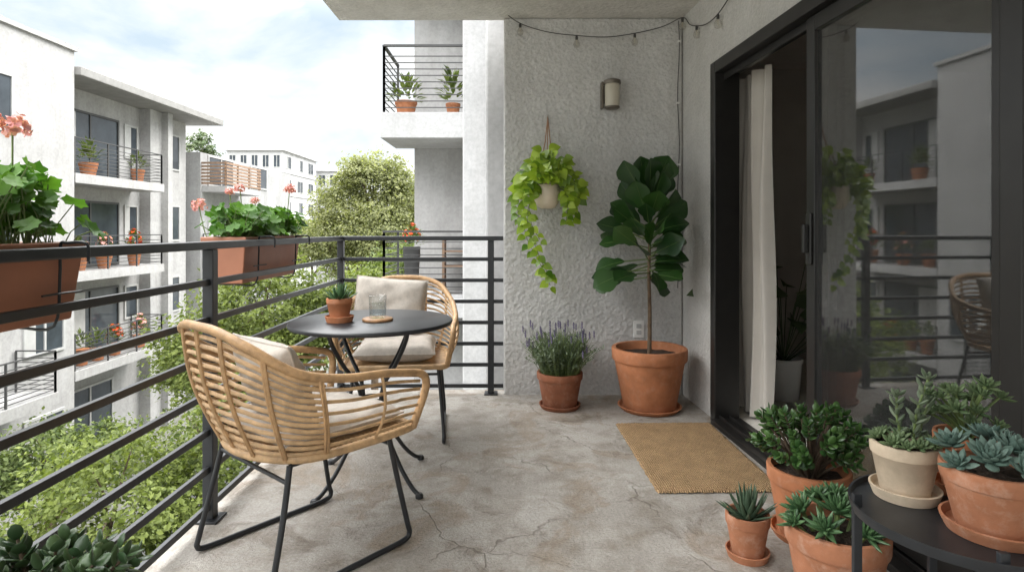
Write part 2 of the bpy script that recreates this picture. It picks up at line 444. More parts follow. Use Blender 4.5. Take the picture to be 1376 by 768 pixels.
panel('sliding_door_panel', 'wide glass sliding door panel reflecting the opposite block', 1.50, 2.487, .012, .052, True)
panel('sliding_door_panel', 'second glass panel slid back behind the reflecting one', 1.56, 2.485, .072, .108, False, GLASS2)

# curtain
g = MB(); vs = []; fs = []; nx = 120; nz = 18
for i in range(nx+1):
    for k in range(nz+1):
        t = i/nx; z = .03+2.03*k/nz
        am = .036*(1+.35*math.sin(k*.3+i*.1))*(1-.2*k/nz)
        vs.append((.20+.52*t+.010*math.sin(k*.4), .245+am*math.sin(t*2*PI*5.2+.3*math.sin(k*.22)+.8*math.sin(t*5))+.008*math.sin(t*2*PI*12.1), z))
for i in range(nx):
    for k in range(nz):
        a = i*(nz+1)+k; fs.append((a, a+nz+1, a+nz+2, a+1))
g.add(vs, fs, True)
o = g.build('curtain', CURT); o.location = WO; o.rotation_euler = (0,0,ANG)
tag(o, 'off white pleated curtain drawn to one side of the door opening', 'curtain')

# ------------------------------------------------------------------ pots
def pot_profile(r, h, z0, rb=.68, rim=.22, lip=.06):
    b = r*rb; zr = h*(1-rim)
    ro = r*(1-lip)
    return [(0, z0), (b*.97, z0), (b, z0+.006), (ro, z0+zr-.002), (r*.985, z0+zr), (r, z0+zr+.006), (r*1.01, z0+h-.006), (r*.99, z0+h), (r*.9, z0+h), (r*.88, z0+h-.006), (r*.82, z0+h*.7)]
def pot(name, label, loc, r, h, m, saucer=1.0, rb=.68, rim=.22, cat='potted plant', group=None, sm=None):
    t = thing(name, label, cat, loc, 0, group)
    z0 = 0
    if saucer:
        rs = r*rb*1.22*saucer; z0 = .012
        g = MB(); g.lathe([(0,0),(rs*.9,0),(rs,.02),(rs*1.02,.026),(rs*.96,.027),(rs*.9,.011),(0,.0105)]); g.build('saucer', sm or m, t, recalc=True)
    g = MB(); g.lathe(pot_profile(r, h, z0, rb, rim)); g.build('pot', m, t, recalc=True)
    zs = z0+h*.86
    g = MB()
    n = 28; vs = [(0,0,zs+.01)]; fs = []
    for q, rr in enumerate((.3,.6,.89)):
        for j in range(n):
            a = 2*PI*j/n; vs.append((r*rr*math.cos(a), r*rr*math.sin(a), zs+U(-.006,.008)))
    for j in range(n):
        j2 = (j+1) % n; fs.append((0,1+j,1+j2))
        for q in range(2): fs.append((1+q*n+j, 1+q*n+n+j, 1+q*n+n+j2, 1+q*n+j2))
    g.add(vs, fs, True); g.build('soil', SOIL, t)
    t['zs'] = zs
    return t
def zs(t):
    v = t['zs']; del t['zs']; return v
def sph(az, el): return V((math.cos(az)*math.cos(el), math.sin(az)*math.cos(el), math.sin(el)))
ZUP = V((0,0,1))

# fiddle-leaf fig
t = pot('fiddle_leaf_fig', 'tall broad leaved fig tree in the big terracotta pot in the corner', (.867, 3.76, 0), .233, .375, TERRA, .98, .70, .2)
z0 = zs(t)
tr = catmull([(0,0,z0-.02),(.003,0,.6),(-.002,.002,.85),(.002,-.003,1.1),(.0,0,1.34)], 6)
g = MB(); g.tube(tr, [.0145-.008*i/len(tr) for i in range(len(tr))], 10); g.build('trunk', FIGBARK, t)
gl = MB(); gm = MB(); gp = MB()
prof = (.08,.30,.46,.52,.60,.82,.98,1.0,.86,.5,.06)
NF = 56
for i in range(NF):
    f = i/(NF-1)
    z = .83+.48*f
    az = i*2.3999+.6
    el = R(-20+96*f**.95)+U(-.3,.3)
    L = U(.18,.26); W = L*U(.6,.76)
    d = sph(az, el)
    d.z = max(d.z, -.38)
    if d.y > .25: d.y *= .4
    ext = U(.03,.06)+(.11*max(0,-d.x))*(1-.5*f)
    if d.x > .5 and f < .45:
        ext *= .4; d.z = max(d.z, .0)
    d.normalize()
    base = V((0,0,z)) + d*.015
    st = base+d*ext
    tip = st+d*L
    if tip.y > .24: d.y = min(d.y, .1)
    if tip.x > .27: L *= .85
    d.normalize()
    gp.tube([V((0,0,z-.01)), st+d*.004], .0045, 6)
    dr = U(.02,.28)*(1 if f < .6 else .4)-(.08 if f > .5 else 0)
    out = V((math.cos(az)*.7+U(-.5,.5), math.sin(az)*.4-.55, 0))
    upv = out + ZUP*U(.2,.9)
    gl.leaf(st, d, upv, L, W, prof, U(.15,.4), dr, .024)
    sd = d.cross(upv).normalized(); nn = sd.cross(d)
    gm.tube([st + d*(L*q*(1-.25*abs(dr)*q)) - nn*(dr*L*q*q) + nn*.0012 for q in [0,.2,.4,.6,.8,.95]], [.0024,.0021,.0019,.0015,.001,.0005], 4)
gl.build('leaves', FIG, t); gm.build('midribs', FIGR, t); gp.build('petioles', STEMG, t)

# lavender
t = pot('lavender_plant', 'bushy lavender in the brown pot against the end wall', (.304, 3.79, 0), .145, .215, TERRA3, 1.0, .74, .2)
z0 = zs(t)
gs = MB(); gl = MB(); spikes = []
for i in range(460):
    az = U(0, 2*PI); rr = .12*math.sqrt(U(0,1))
    b = V((rr*math.cos(az), rr*math.sin(az), z0))
    lean = U(.05,.9)*(.25+rr/.12*.75)
    L = U(.16,.30)
    tip = b+V((math.cos(az)*lean*L*.72, math.sin(az)*lean*L*.72, L*(1-.42*lean)))
    if tip.y > .24: tip.y = .24
    mid = (b+tip)/2 + V((-math.cos(az)*.012, -math.sin(az)*.012, .02))
    pts = catmull([b, mid, tip], 4)
    gs.tube(pts, .0014, 4)
    for p in range(12):
        q = .25+.75*p/12; P = pts[min(int(q*(len(pts)-1)), len(pts)-1)].lerp(pts[min(int(q*(len(pts)-1))+1, len(pts)-1)], (q*(len(pts)-1)) % 1)
        d = sph(U(0, 6.28), U(-.1,1.0))
        gl.leaf(P, d, ZUP, U(.022,.04), .0075, (.4,1,.8,.1), .1, .1)
    if i % 10 == 0:
        e = tip+((tip-mid).normalized()+V((0,0,.8))).normalized()*U(.05,.10)
        gs.tube([tip, e], .001, 4)
        spikes.append(e)
gs.build('stems', STEMG, t); gl.build('leaves', LAV, t)
for e in spikes:
    gf = MB()
    for w in range(8):
        gf.fat(e+V((0,0,-.014+.0045*w)), sph(w*2.4, .9), ZUP, .011, .007, .006, (.6,1,.5), 0, 5)
    gf.tube([e+V((0,0,-.02)), e+V((0,0,.026))], .0035, 5)
    gf.build('flower_spike', LAVF, t)

# pothos
PZ = 1.265
t = thing('hanging_pothos', 'lime green trailing pothos in a cream pot hung on the end wall', 'hanging plant', (.229, 3.90, PZ))
g = MB(); g.lathe([(0,0),(.036,0),(.058,.010),(.077,.04),(.086,.085),(.087,.12),(.082,.155),(.077,.155),(.078,.12),(0,.10)]); g.build('pot', CERAM, t, recalc=True)
g = MB()
hk = V((.015, .165, 1.895-PZ))
for a in (.4, 2.5, 4.6):
    g.tube([V((.082*math.cos(a), .082*math.sin(a), .155)), V((.02*math.cos(a)+.01, .1+.02*math.sin(a), .45)), hk+V((0,-.012,0))], .0034, 6)
g.build('rope_hanger', ROPE, t)
g = MB(); g.tube(catmull([hk+V((0,.01,.0)), hk+V((0,-.02,-.004)), hk+V((0,-.028,.012))], 4), .003, 6); g.build('hook', BRONZE, t)
gl = MB(); gs = MB()
hp = (.38,.85,1,.98,.87,.70,.48,.24,.03)
def pleaf(P, d, L):
    gl.leaf(P, d, V((U(-.7,.7), -1, U(.0,1.1))), L, L*U(.74,.88), hp, .14, U(.05,.3), .003)
for i in range(220):
    az = U(0, 2*PI)
    if math.sin(az) > .5 and U(0,1) < .6: az = -az
    rr = .205*math.sqrt(U(0,1))
    top = .40-.18*(rr/.205)**2
    P = V((rr*math.cos(az)*1.05+.01, rr*math.sin(az)*.8, U(.18, top)))
    if rr > .12 and abs(math.cos(az)) > .55: P.z -= U(0,.13)
    if P.y > .13: P.y = .13
    d = sph(az+U(-.7,.7), U(-1.2,.3))
    if d.y > .1: d.y = .1
    pleaf(P, d, U(.055,.088)); 
    if i % 2: gs.tube([V((rr*.3*math.cos(az), rr*.3*math.sin(az), .14)), P], .0016, 4)
vines = [[(-.06,-.05,.17),(-.12,-.06,.12),(-.155,-.05,-.05),(-.13,-.04,-.2),(-.06,-.03,-.33),(.02,-.02,-.5)],
         [(-.05,-.07,.17),(-.10,-.10,.1),(-.13,-.09,-.08),(-.08,-.07,-.24),(-.02,-.05,-.38),(.03,-.04,-.44)],
         [(-.05,-.06,.17),(-.11,-.09,.1),(-.11,-.08,-.08),(-.05,-.07,-.20)],
         [(.06,-.05,.17),(.12,-.08,.08),(.165,-.06,-.0),(.16,-.04,-.07)],
         [(.06,-.07,.17),(.12,-.10,.1),(.125,-.1,.02),(.12,-.06,-.08)],
         [(-.07,0,.17),(-.16,0,.14),(-.19,-.02,.02),(-.18,-.01,-.08)]]
for vn in vines:
    pts = catmull(vn, 5); gs.tube(pts, .0022, 5)
    for q, P in enumerate(pts):
        if q < 3: continue
        sg = 1 if q % 2 else -1
        d = V((sg*U(.5,.9), U(-.5,-.1), U(-.9,-.3)))
        pleaf(P+d*.012, d, U(.042,.068))
gl.build('leaves', POTHOS, t); gs.build('vines', STEMG, t)

# succulent helpers
def aloe(t, z, n, L, W, m, name='leaves', spread=(1.45,.45)):
    g = MB()
    for i in range(n):
        f = i/(n-1); az = i*2.4; el = spread[0]+(spread[1]-spread[0])*f+U(-.08,.08)
        g.fat((.006*math.cos(az), .006*math.sin(az), z-.005), sph(az, el), ZUP if el < 1.3 else V((-math.cos(az),-math.sin(az),.2)), L*U(.8,1.05), W, W*.5, (.9,1,.9,.72,.45,.06), U(.05,.2), 7)
    g.build(name, m, t)
def jade(t, z, rad, hh, n, m, leafL=.045, spread=1.0):
    gb = MB(); gl = MB()
    for i in range(n):
        az = i*2.4+U(-.3,.3); el = math.asin(min(1, .12+.88*U(0,1)))
        L = V((math.cos(az)*math.cos(el)*rad*spread, math.sin(az)*math.cos(el)*rad*spread, .35*hh+math.sin(el)*hh*.65))*U(.78,1.05)
        b = V((.2*rad*math.cos(az)*U(0,1), .2*rad*math.sin(az)*U(0,1), z))
        tip = b+L; mid = b+L*.5+V((0,0,.02))
        pts = catmull([b, mid, tip], 4); gb.tube(pts, [.006-.0035*q/len(pts) for q in range(len(pts))], 6)
        ax = (tip-mid).normalized(); a0 = U(0,6)
        for w in range(5):
            P = tip-ax*(w*leafL*.38); 
            for sgn in (0, PI):
                aa = a0+w*PI/2+sgn
                s1 = ax.cross(V((.3,.2,1))).normalized(); s2 = ax.cross(s1)
                d = (s1*math.cos(aa)+s2*math.sin(aa))*1+ax*(.95-.18*w)
                gl.fat(P, d, ax, leafL*U(.75,1.05), leafL*U(.62,.76), leafL*.2, (.3,.7,.95,1,.82,.3), U(.1,.3), 8)
    gb.build('branches', BARK, t); gl.build('leaves', m, t)
def rosette(g, c, ax, rad, n, thick=.22, wid=.42, tilt0=1.4, tilt1=.15, prof=(.5,.75,.95,1,.72,.06)):
    c = V(c); ax = V(ax).normalized()
    s1 = ax.cross(V((.35,.8,.15))).normalized(); s2 = ax.cross(s1)
    for i in range(n):
        f = i/(n-1); el = tilt0+(tilt1-tilt0)*f; az = i*2.39996
        d = (s1*math.cos(az)+s2*math.sin(az))*math.cos(el)+ax*math.sin(el)
        L = rad*(.45+.55*f)*U(.92,1.05)
        g.fat(c, d, ax if el < 1.2 else -(s1*math.cos(az)+s2*math.sin(az)), L, L*wid, L*thick*.6, prof, .18, 7)

# right-hand group
t = pot('jade_plant', 'large glossy jade plant beside the jute doormat', (1.095, 2.2, 0), .142, .245, TERRA, 1.05, .72, .22); jade(t, zs(t), .178, .25, 66, JADE, .034)
t = pot('aloe_plant', 'small spiky aloe in the smallest terracotta pot on the floor', (.815, 2.06, 0), .073, .14, TERRA2, 1.12, .72, .25); aloe(t, zs(t), 36, .122, .019, ALOE, spread=(1.5,.3))
t = pot('succulent_plant', 'spreading green rosette succulent in the pot before the black stand', (.975, 1.79, 0), .143, .235, TERRA2, 1.0, .74, .25); z0 = zs(t)
g = MB(); gb = MB()
for (x, y, hz, rd, nn) in ((0,-.01,.075,.09,36),(-.09,.03,.06,.075,30),(.08,.04,.06,.075,30),(.04,-.09,.045,.07,28),(-.07,-.07,.05,.07,28),(.0,.1,.06,.07,26),(.12,-.03,.05,.06,26),(-.13,-.01,.04,.055,24),(.02,.04,.10,.065,26),(-.03,.05,.09,.06,24),(.06,-.03,.08,.06,24)):
    gb.tube([(x*.6,y*.6,z0-.01),(x,y,z0+hz)], .006, 6)
    rosette(g, (x, y, z0+hz), (x*3.0, y*3.0, .5), rd, nn, .3, .28, 1.4, .1, (.7,.95,1,.8,.45,.04))
g.build('rosettes', AGAVE, t); gb.build('stems', STEMG, t)

# stand
SX, SY, SZ = 1.01, 1.335, .485
t = thing('plant_stand', 'round black metal plant stand holding three potted succulents', 'plant stand', (SX, SY, 0))
g = MB(); g.lathe([(0,SZ-.012),(.216,SZ-.012),(.22,SZ-.012),(.224,SZ+.006),(.224,SZ+.012),(.219,SZ+.012),(.216,SZ),(0,SZ)], 64); g.build('tray', BLACK, t, recalc=True)
g = MB(); g.lathe([(0,.16),(.19,.16),(.195,.175),(.19,.178),(.186,.168),(0,.168)], 48); g.build('lower_shelf', BLACK, t, recalc=True)
for a in (R(165), R(250), R(340), R(70)):
    g = MB(); c, s_ = math.cos(a), math.sin(a)
    g.bar((.212*c, .212*s_, 0), (.212*c, .212*s_, SZ+.03), .02, .012); g.build('leg', BLACK, t, bevel=.002)
# pots on stand
t = pot('potted_succulent', 'pale sand coloured pot of plump succulents on the black stand', (.95, 1.44, SZ+.001), .074, .12, SAND, 1.15, .72, .24); z0 = zs(t)
g = MB()
for (x, y, rd) in ((-.045,-.03,.036),(-.05,.02,.033),(.0,-.055,.034),(-.015,.0,.036),(.03,.04,.03),(.05,-.03,.03),(-.02,.05,.03),(-.03,-.055,.026),(.03,-.05,.026)):
    rosette(g, (x, y, z0+.02), (x*3, y*3, .4), rd, 22, .42, .38, 1.4, .2)
g.build('rosettes', SEDUM, t)
g = MB(); gb = MB()
for (bx, by, tx, ty, tz, nn) in ((.02,0,.05,-.01,.17,18),(.01,.01,.0,.03,.12,14),(.045,.01,.075,.02,.11,13)):
    pts = catmull([(bx,by,z0),((bx+tx)/2-.01,(by+ty)/2,z0+tz*.5),(tx,ty,z0+tz)], 8); gb.tube(pts, .003, 6)
    for q in range(nn):
        P = pts[min(len(pts)-1, 3+int(q*(len(pts)-3)/nn))]
        g.fat(P, sph(q*2.4, U(.3,.9)), ZUP, U(.022,.034), .011, .009, (.5,.9,1,.9,.35), .2, 6)
    rosette(g, pts[-1], (0,0,1), .026, 14, .4, .34)
g.build('upright_leaves', GHOST, t); gb.build('stems', STEMG, t)
t = pot('potted_succulent', 'leafy grey green succulent in the rear terracotta pot on the black stand', (1.11, 1.455, SZ+.001), .068, .135, TERRA, 1.15, .72, .24); z0 = zs(t)
g = MB(); gb = MB()
for i in range(22):
    az = i*2.4; L = U(.05,.15); tip = V((math.cos(az)*U(.02,.1), math.sin(az)*U(.02,.06), z0+L))
    gb.tube(catmull([(0,0,z0-.01), (tip.x*.4, tip.y*.4, z0+L*.55), tip], 4), .003, 5)
    rosette(g, tip, (tip.x, tip.y, .12), U(.028,.042), 16, .3, .34, 1.35, .05)
g.build('leaves', SEDUM, t); gb.build('stems', STEMG, t)
t = pot('potted_succulent', 'blue green echeveria in the large terracotta pot at the front of the black stand', (1.025, 1.268, SZ+.001), .096, .13, TERRA2, 1.12, .72, .25); z0 = zs(t)
g = MB()
for (x, y, z, rd, nn) in ((-.03,-.03,.04,.06,34),(.045,.0,.045,.066,34),(-.055,.045,.045,.055,28),(.03,.055,.055,.058,28),(.01,-.075,.028,.05,28),(-.082,-.01,.022,.044,24),(.082,-.03,.028,.045,24)):
    rosette(g, (x, y, z0+z), (x*1.5, y*1.5-.04, .25), rd, nn, .26, .40, 1.4, .12)
g.build('rosettes', ECHE, t)

# jade bottom left
t = pot('jade_plant', 'dark jade plant at the foot of the railing beneath the near flower box', (-.96, 1.2, 0), .13, .30, TERRA, 1.05); jade(t, zs(t), .165, .235, 60, JADE2, .038)

# room plant
t = pot('house_plant', 'shadowy leafy plant in a white pot inside the dim room', (1.80, 3.95, .013), .12, .27, PLATE, 0, .8, .1); z0 = zs(t)
g = MB()
for i in range(26):
    az = i*2.4; el = U(.5,1.4); P = V((0,0,z0)); L = U(.35,.95)
    tip = P+sph(az, el)*L*.8; g.tube([P, tip], .003, 4)
    g.leaf(tip, sph(az, el-.9), V((0,-1,.6)), .22, .13, fold=.2, droop=.35)
g.build('leaves', TREE4, t)

# doormat
g = MB()
nx, ny = 60, 96; vs = []; fs = []
for i in range(nx+1):
    for j in range(ny+1):
        e = 0 if (i in (0, nx) or j in (0, ny)) else 1
        x = -.275+.55*i/nx; y = -.45+.9*j/ny
        if i in (0, nx): x += U(-.004,.004)
        if j in (0, ny): y += U(-.004,.004)
        vs.append((x, y, .002+.009*e+U(0,.003)+(.0025 if (i+j) % 2 else 0)))
for i in range(nx):
    for j in range(ny):
        a = i*(ny+1)+j; fs.append((a, a+ny+1, a+ny+2, a+1))
g.add(vs, fs, True)
o = g.build('doormat', JUTE); o.location = (.885, 3.0, 0); o.rotation_euler = (0,0,R(1.5))
tag(o, 'rectangular woven jute mat before the door opening', 'doormat')

# ------------------------------------------------------------------ railing
RX, RY = -1.178, 4.1
t = thing('balcony_railing', 'black metal railing with horizontal bars along two sides of the balcony', 'railing', (RX, RY, 0))
for (x, y) in ((RX, 2.324), (RX, RY), (-.145, RY), (RX, .45)):
    g = MB(); g.box(x-.021, x+.021, y-.021, y+.021, .008, 1.052); g.box(x-.045, x+.045, y-.045, y+.045, 0, .009); g.build('post', BLACK, t, world=True, bevel=.003)
g = MB(); g.box(RX-.026, RX+.026, -1.5, RY-.0265, 1.053, 1.083); g.build('top_rail', BLACK, t, world=True, bevel=.004)
g = MB(); g.box(RX-.026, -.06, RY-.026, RY+.026, 1.053, 1.083); g.build('top_rail', BLACK, t, world=True, bevel=.004)
for k in range(7):
    z = .925-.145*k
    g = MB(); g.box(RX-.009, RX+.009, -1.5, RY-.0215, z-.0125, z+.0125); g.build('bar', BLACK, t, world=True, bevel=.002)
    g = MB(); g.box(RX+.0215, -.06, RY-.009, RY+.009, z-.0125, z+.0125); g.build('bar', BLACK, t, world=True, bevel=.002)

# ------------------------------------------------------------------ flower boxes
def flower_box(label, y0, y1, flowers, n, lh):
    yc = (y0+y1)/2; t = thing('flower_box', label, 'flower box', (-1.31, yc, .88))
    hl = (y1-y0)/2; h = .215
    g = MB()
    def ring(wx, wy, z): return [(-wx,-wy,z),(wx,-wy,z),(wx,wy,z),(-wx,wy,z)]
    levels = [ring(.075, hl-.03, 0), ring(.094, hl-.012, h-.03), ring(.104, hl, h-.03), ring(.105, hl+.001, h), ring(.093, hl-.012, h), ring(.088, hl-.018, h-.04)]
    vs = [v for l in levels for v in l]; fs = [(3,2,1,0)]
    for i in range(len(levels)-1):
        for j in range(4): fs.append((i*4+j, i*4+(j+1) % 4, i*4+4+(j+1) % 4, i*4+4+j))
    fs.append((20,21,22,23)); g.add(vs, fs); g.build('trough', PLAST, t, bevel=.005)
    for s_ in (-1, 1):
        g = MB(); yy = s_*(hl-.12)
        g.tube(catmull([(.185,yy,.165),(.182,yy,.212),(.13,yy,.214),(.112,yy,.208),(.11,yy,.12),(.095,yy,-.006),(0,yy,-.010),(-.09,yy,-.006),(-.112,yy,.03)], 4), .004, 6)
        g.tube([(.118,yy-.07,.08),(.112,yy,.08),(.118,yy+.07,.08)], .003, 5)
        g.build('bracket', BLACK, t)
    gl = MB(); gs = MB()
    for i in range(n):
        y = U(-hl+.03, hl-.02); x = U(-.07,.07)
        b = V((x, y, h-.04)); az = U(0, 2*PI); ln = U(.12,1.0)
        P = b+V((math.cos(az)*U(.0,.11), math.sin(az)*U(0,.1), lh*ln+.04))
        gs.tube([b, (b+P)/2+V((0,0,.02)), P], .002, 4)
        gl.disc(P, V((math.cos(az)*.55+U(-.3,.4), math.sin(az)*.55+U(-.6,.1), U(.4,.9))), U(.020,.040), 20, U(.1,.35), .09)
    gl.build('leaves', GER, t); gs.build('stems', STEMG, t)
    for (x, y, z, r_, m) in flowers:
        P = V((x, y, z)) - V((-1.31, yc, .88))
        gs2 = MB(); gs2.tube(catmull([V((P.x*.3, P.y*.95, h-.03)), V((P.x*.7, P.y, P.z*.6)), P], 5), .0025, 5)
        gf = MB()
        for q in range(44):
            d = sph(U(0,6.28), math.asin(U(-.45,1)))
            c = P+d*r_*U(.6,1.05)
            for w in range(4):
                a = d.cross(V((U(-1,1),U(-1,1),U(-1,1)))).normalized()
                gf.leaf(c, a+d*.25, d, r_*.34, r_*.29, (.25,.85,1,.6), .1, -.1)
        o = gf.build('flower_head', m, t); gs2.build('flower_stalk', STEMG, o)
flower_box('near terracotta flower box of pink geranium hung on the railing', .85, 1.70, [(-1.30, 1.55, 1.395, .038, PINK), (-1.25, 1.28, 1.36, .035, PINK)], 330, .19)
flower_box('farther terracotta flower box of coral geraniums hung on the railing', 2.70, 3.42, [(-1.43, 2.72, 1.235, .032, PINK), (-1.40, 2.95, 1.315, .022, CORAL), (-1.38, 3.02, 1.335, .025, CORAL), (-1.24, 3.32, 1.35, .031, CORAL), (-1.36, 3.15, 1.28, .022, PINK)], 380, .135)

# ------------------------------------------------------------------ chair
top_ctl = [(.275,-.30,.615),(.12,-.315,.645),(-.05,-.312,.66),(-.2,-.295,.70),(-.315,-.225,.785),(-.355,-.11,.825),(-.362,0,.83)]
top_ctl = top_ctl+[(x,-y,z) for x, y, z in reversed(top_ctl[:-1])]
bot_ctl = [(.255,-.265,.415),(.12,-.27,.415),(-.02,-.268,.415),(-.13,-.245,.415),(-.205,-.18,.415),(-.235,-.09,.415),(-.24,0,.415)]
bot_ctl = bot_ctl+[(x,-y,z) for x, y, z in reversed(bot_ctl[:-1])]
TOP = catmull(top_ctl, 6); BOT = catmull(bot_ctl, 6); NP = len(TOP)
def shell(i, v):
    a = BOT[i]; b = TOP[i]; p = a.lerp(b, v)
    bulge = .028*math.sin(PI*v); c = V((p.x+.02, p.y, 0)); c.normalize()
    return p+V((c.x, c.y, 0))*bulge*(1 if p.x < .15 else .6)
NR = 13
ROWS = [.06+.87*k/(NR-1) for k in range(NR)]
E0 = 15
def make_chair(label):
    t = thing('wicker_chair', label, 'chair', group='wicker chairs at the bistro table')
    g = MB()
    for k, v in enumerate(ROWS):
        pts = []
        for i in range(E0, NP-E0):
            p = shell(i, v); p.z += U(-.0010,.0010); pts.append(p)
        g.tube(pts, .0066, 8, flat=.6)
    g.build('backrest', RATTAN, t)
    g = MB()
    for i in (E0, E0+7, E0+14, NP//2, NP-1-E0-14, NP-1-E0-7, NP-1-E0):
        c = V((shell(i,.5).x, shell(i,.5).y, 0)).normalized()
        tg = (TOP[min(i+1, NP-1)]-TOP[i-1]).normalized()
        for off in (-.0045, .0045):
            g.tube([shell(i, v/10)+c*.006+tg*off for v in range(11)], .0052, 6)
    g.build('back_binding', RATTAN_D, t)
    for sgn in (-1, 1):
        g = MB()
        rng = range(0, E0+1) if sgn < 0 else range(NP-1-E0, NP)
        for k in range(1, NR-1, 2):
            pts = [shell(i, ROWS[k]) for i in rng]
            g.tube(pts, .0058, 8, flat=.7)
        for i in ((7,) if sgn < 0 else (NP-8,)):
            g.tube([shell(i, v/8) + V((0, sgn*.005, 0)) for v in range(9)], .0055, 6)
        g.build('side_panel', RATTAN, t)
        g = MB()
        half = TOP[:NP//2+1] if sgn < 0 else TOP[NP//2:]
        end = half[0] if sgn < 0 else half[-1]
        drop = catmull([end, end+V((.028,0,-.02)), end+V((.034,-sgn*.006,-.07)), V((.272, sgn*.268, .415))], 5)
        pts = (list(reversed(drop))[:-1]+half) if sgn < 0 else (half+drop[1:])
        g.tube(pts, .0145, 10)
        g.build('armrest', RATTAN_D, t)
    g = MB()
    g.tube(catmull([(.255,-.265,.415),(.0,-.268,.415),(-.15,-.235,.415),(-.235,-.09,.415),(-.235,.09,.415),(-.15,.235,.415),(0,.268,.415),(.255,.265,.415),(.285,.2,.415),(.288,0,.415),(.285,-.2,.415)], 5, True), .015, 8, True)
    for k in range(26):
        x = -.205+.47*k/25
        hw = .26 if x > -.05 else .26*math.sqrt(max(.1, 1-((x+.05)/.2)**2))
        g.tube([(x,-hw,.417),(x,0,.410),(x,hw,.417)], .007, 6)
    g.build('seat', RATTAN, t)
    for s_ in (-1, 1):
        g = MB(); y = s_
        g.tube(catmull([(-.18,y*.22,.40),(-.21,y*.235,.25),(-.255,y*.25,.06),(-.262,y*.25,.025),(-.235,y*.25,.0105),(-.1,y*.25,.0095),(.1,y*.25,.0095),(.245,y*.25,.0105),(.272,y*.25,.03),(.262,y*.25,.07),(.225,y*.235,.25),(.20,y*.22,.40)], 5), .0098, 8)
        g.build('sled_leg', BLACK, t)
    g = MB(); g.tube([(-.19,-.226,.35),(-.19,.226,.35)], .007, 8); g.tube([(.21,-.224,.36),(.21,.224,.36)], .007, 8)
    g.tube([(-.18,-.22,.40),(.20,-.22,.40)], .008, 8); g.tube([(-.18,.22,.40),(.20,.22,.40)], .008, 8); g.build('stretcher', BLACK, t)
    return t
ch1 = make_chair('wicker armchair seen from behind, nearest the viewer, backed to the railing')
CH1 = (V((-.74, 2.12, 0)), R(50)); ch1.location = CH1[0]; ch1.rotation_euler = (0,0,CH1[1])
ch2 = ch1.copy(); col.objects.link(ch2)
for c in list(ch1.children):
    d = c.copy(); col.objects.link(d); d.parent = ch2
CH2 = (V((-.635, 3.36, 0)), R(-84)); ch2.location = CH2[0]; ch2.rotation_euler = (0,0,CH2[1])
ch2['label'] = 'wicker armchair facing the viewer on the far side of the round table'

def pillow(name, label, w, h, th, mt, M4, cat, pw=4):
    g = MB(); n = 30
    for side in (1, -1):
        vs = []; fs = []
        for i in range(n+1):
            for j in range(n+1):
                x = -1+2*i/n; y = -1+2*j/n
                pf = (max(0, 1-abs(x)**pw)*max(0, 1-abs(y)**pw))**.5
                wr_ = .004*math.sin(5*x+3*y)+.0025*math.sin(11*x-7*y+2)+.003*math.sin(9*y+2*x*x)
                zz = side*th/2*pf + wr_*pf
                vs.append((x*w/2*(1-.04*(1-y*y)*abs(x)), y*h/2*(1-.04*(1-x*x)*abs(y)), zz))
        for i in range(n):
            for j in range(n):
                a = i*(n+1)+j; f = (a, a+n+1, a+n+2, a+1); fs.append(f if side > 0 else f[::-1])
        g.add(vs, fs, True)
    o = g.build(name, mt); o.matrix_world = M4
    gp = MB(); pts = []
    for k in range(4*20):
        e = k//20; q = -1+2*(k % 20)/20
        x, y = ((q,-1),(1,q),(-q,1),(-1,-q))[e]
        pts.append((x*w/2*(1-.04*(1-y*y)*abs(x)), y*h/2*(1-.04*(1-x*x)*abs(y)), 0))
    gp.tube(pts, .004, 6, True); gp.build('piping', mt, o)
    return tag(o, label, cat)
def inch(ch, M): return Matrix.Translation(ch[0]) @ Matrix.Rotation(ch[1], 4, 'Z') @ M
T = Matrix.Translation
def lean(a): return Matrix.Rotation(a, 4, 'Y')
pillow('seat_cushion', 'beige seat cushion on the wicker armchair nearest the viewer', .46, .46, .08, LINEN, inch(CH1, T((.03,0,.465))), 'cushion', pw=6)
pillow('seat_cushion', 'beige seat cushion on the wicker armchair facing the viewer', .45, .43, .10, LINEN, inch(CH2, T((.035,-.01,.475))), 'cushion', pw=6)
pillow('throw_pillow', 'beige pillow leaning inside the chair backed to the railing', .30, .36, .11, LINEN, inch(CH1, T((-.145,-.06,.63)) @ lean(R(-110)) ), 'pillow')
pillow('throw_pillow', 'pale beige pillow leaning in the armchair facing the viewer', .34, .42, .13, LINEN, inch(CH2, T((-.165,-.07,.675)) @ lean(R(-106)) @ Matrix.Rotation(R(5),4,'Z')), 'pillow')

# ------------------------------------------------------------------ table
TX, TY, TZ = -.632, 2.69, .722
t = thing('bistro_table', 'round black metal bistro table between the two wicker chairs', 'table', (TX, TY, 0))
g = MB(); g.lathe([(0,TZ-.02),(.34,TZ-.02),(.358,TZ-.018),(.362,TZ-.01),(.361,TZ-.003),(.357,TZ),(0,TZ)], 72); g.build('tabletop', BLACK, t, recalc=True)
for a in (45,135,225,315):
    c, s_ = math.cos(R(a+8)), math.sin(R(a+8))
    g = MB(); g.tube(catmull([(r_*c, r_*s_, z) for r_, z in ((.235,TZ-.022),(.215,.64),(.155,.54),(.085,.45),(.062,.36),(.095,.24),(.18,.11),(.255,.035),(.30,.012))], 6), .0095, 8)
    lg = g.build('leg', BLACK, t)
    g = MB(); g.lathe([(0,0),(.016,0),(.017,.012),(.012,.02),(0,.02)], 16, (.302*c, .302*s_, 0)); g.build('foot_cap', BLACK, lg)
g = MB(); g.lathe([(.052,.365),(.058,.37),(.052,.375),(.046,.37),(.052,.365)], 24); g.build('ring_brace', BLACK, t)
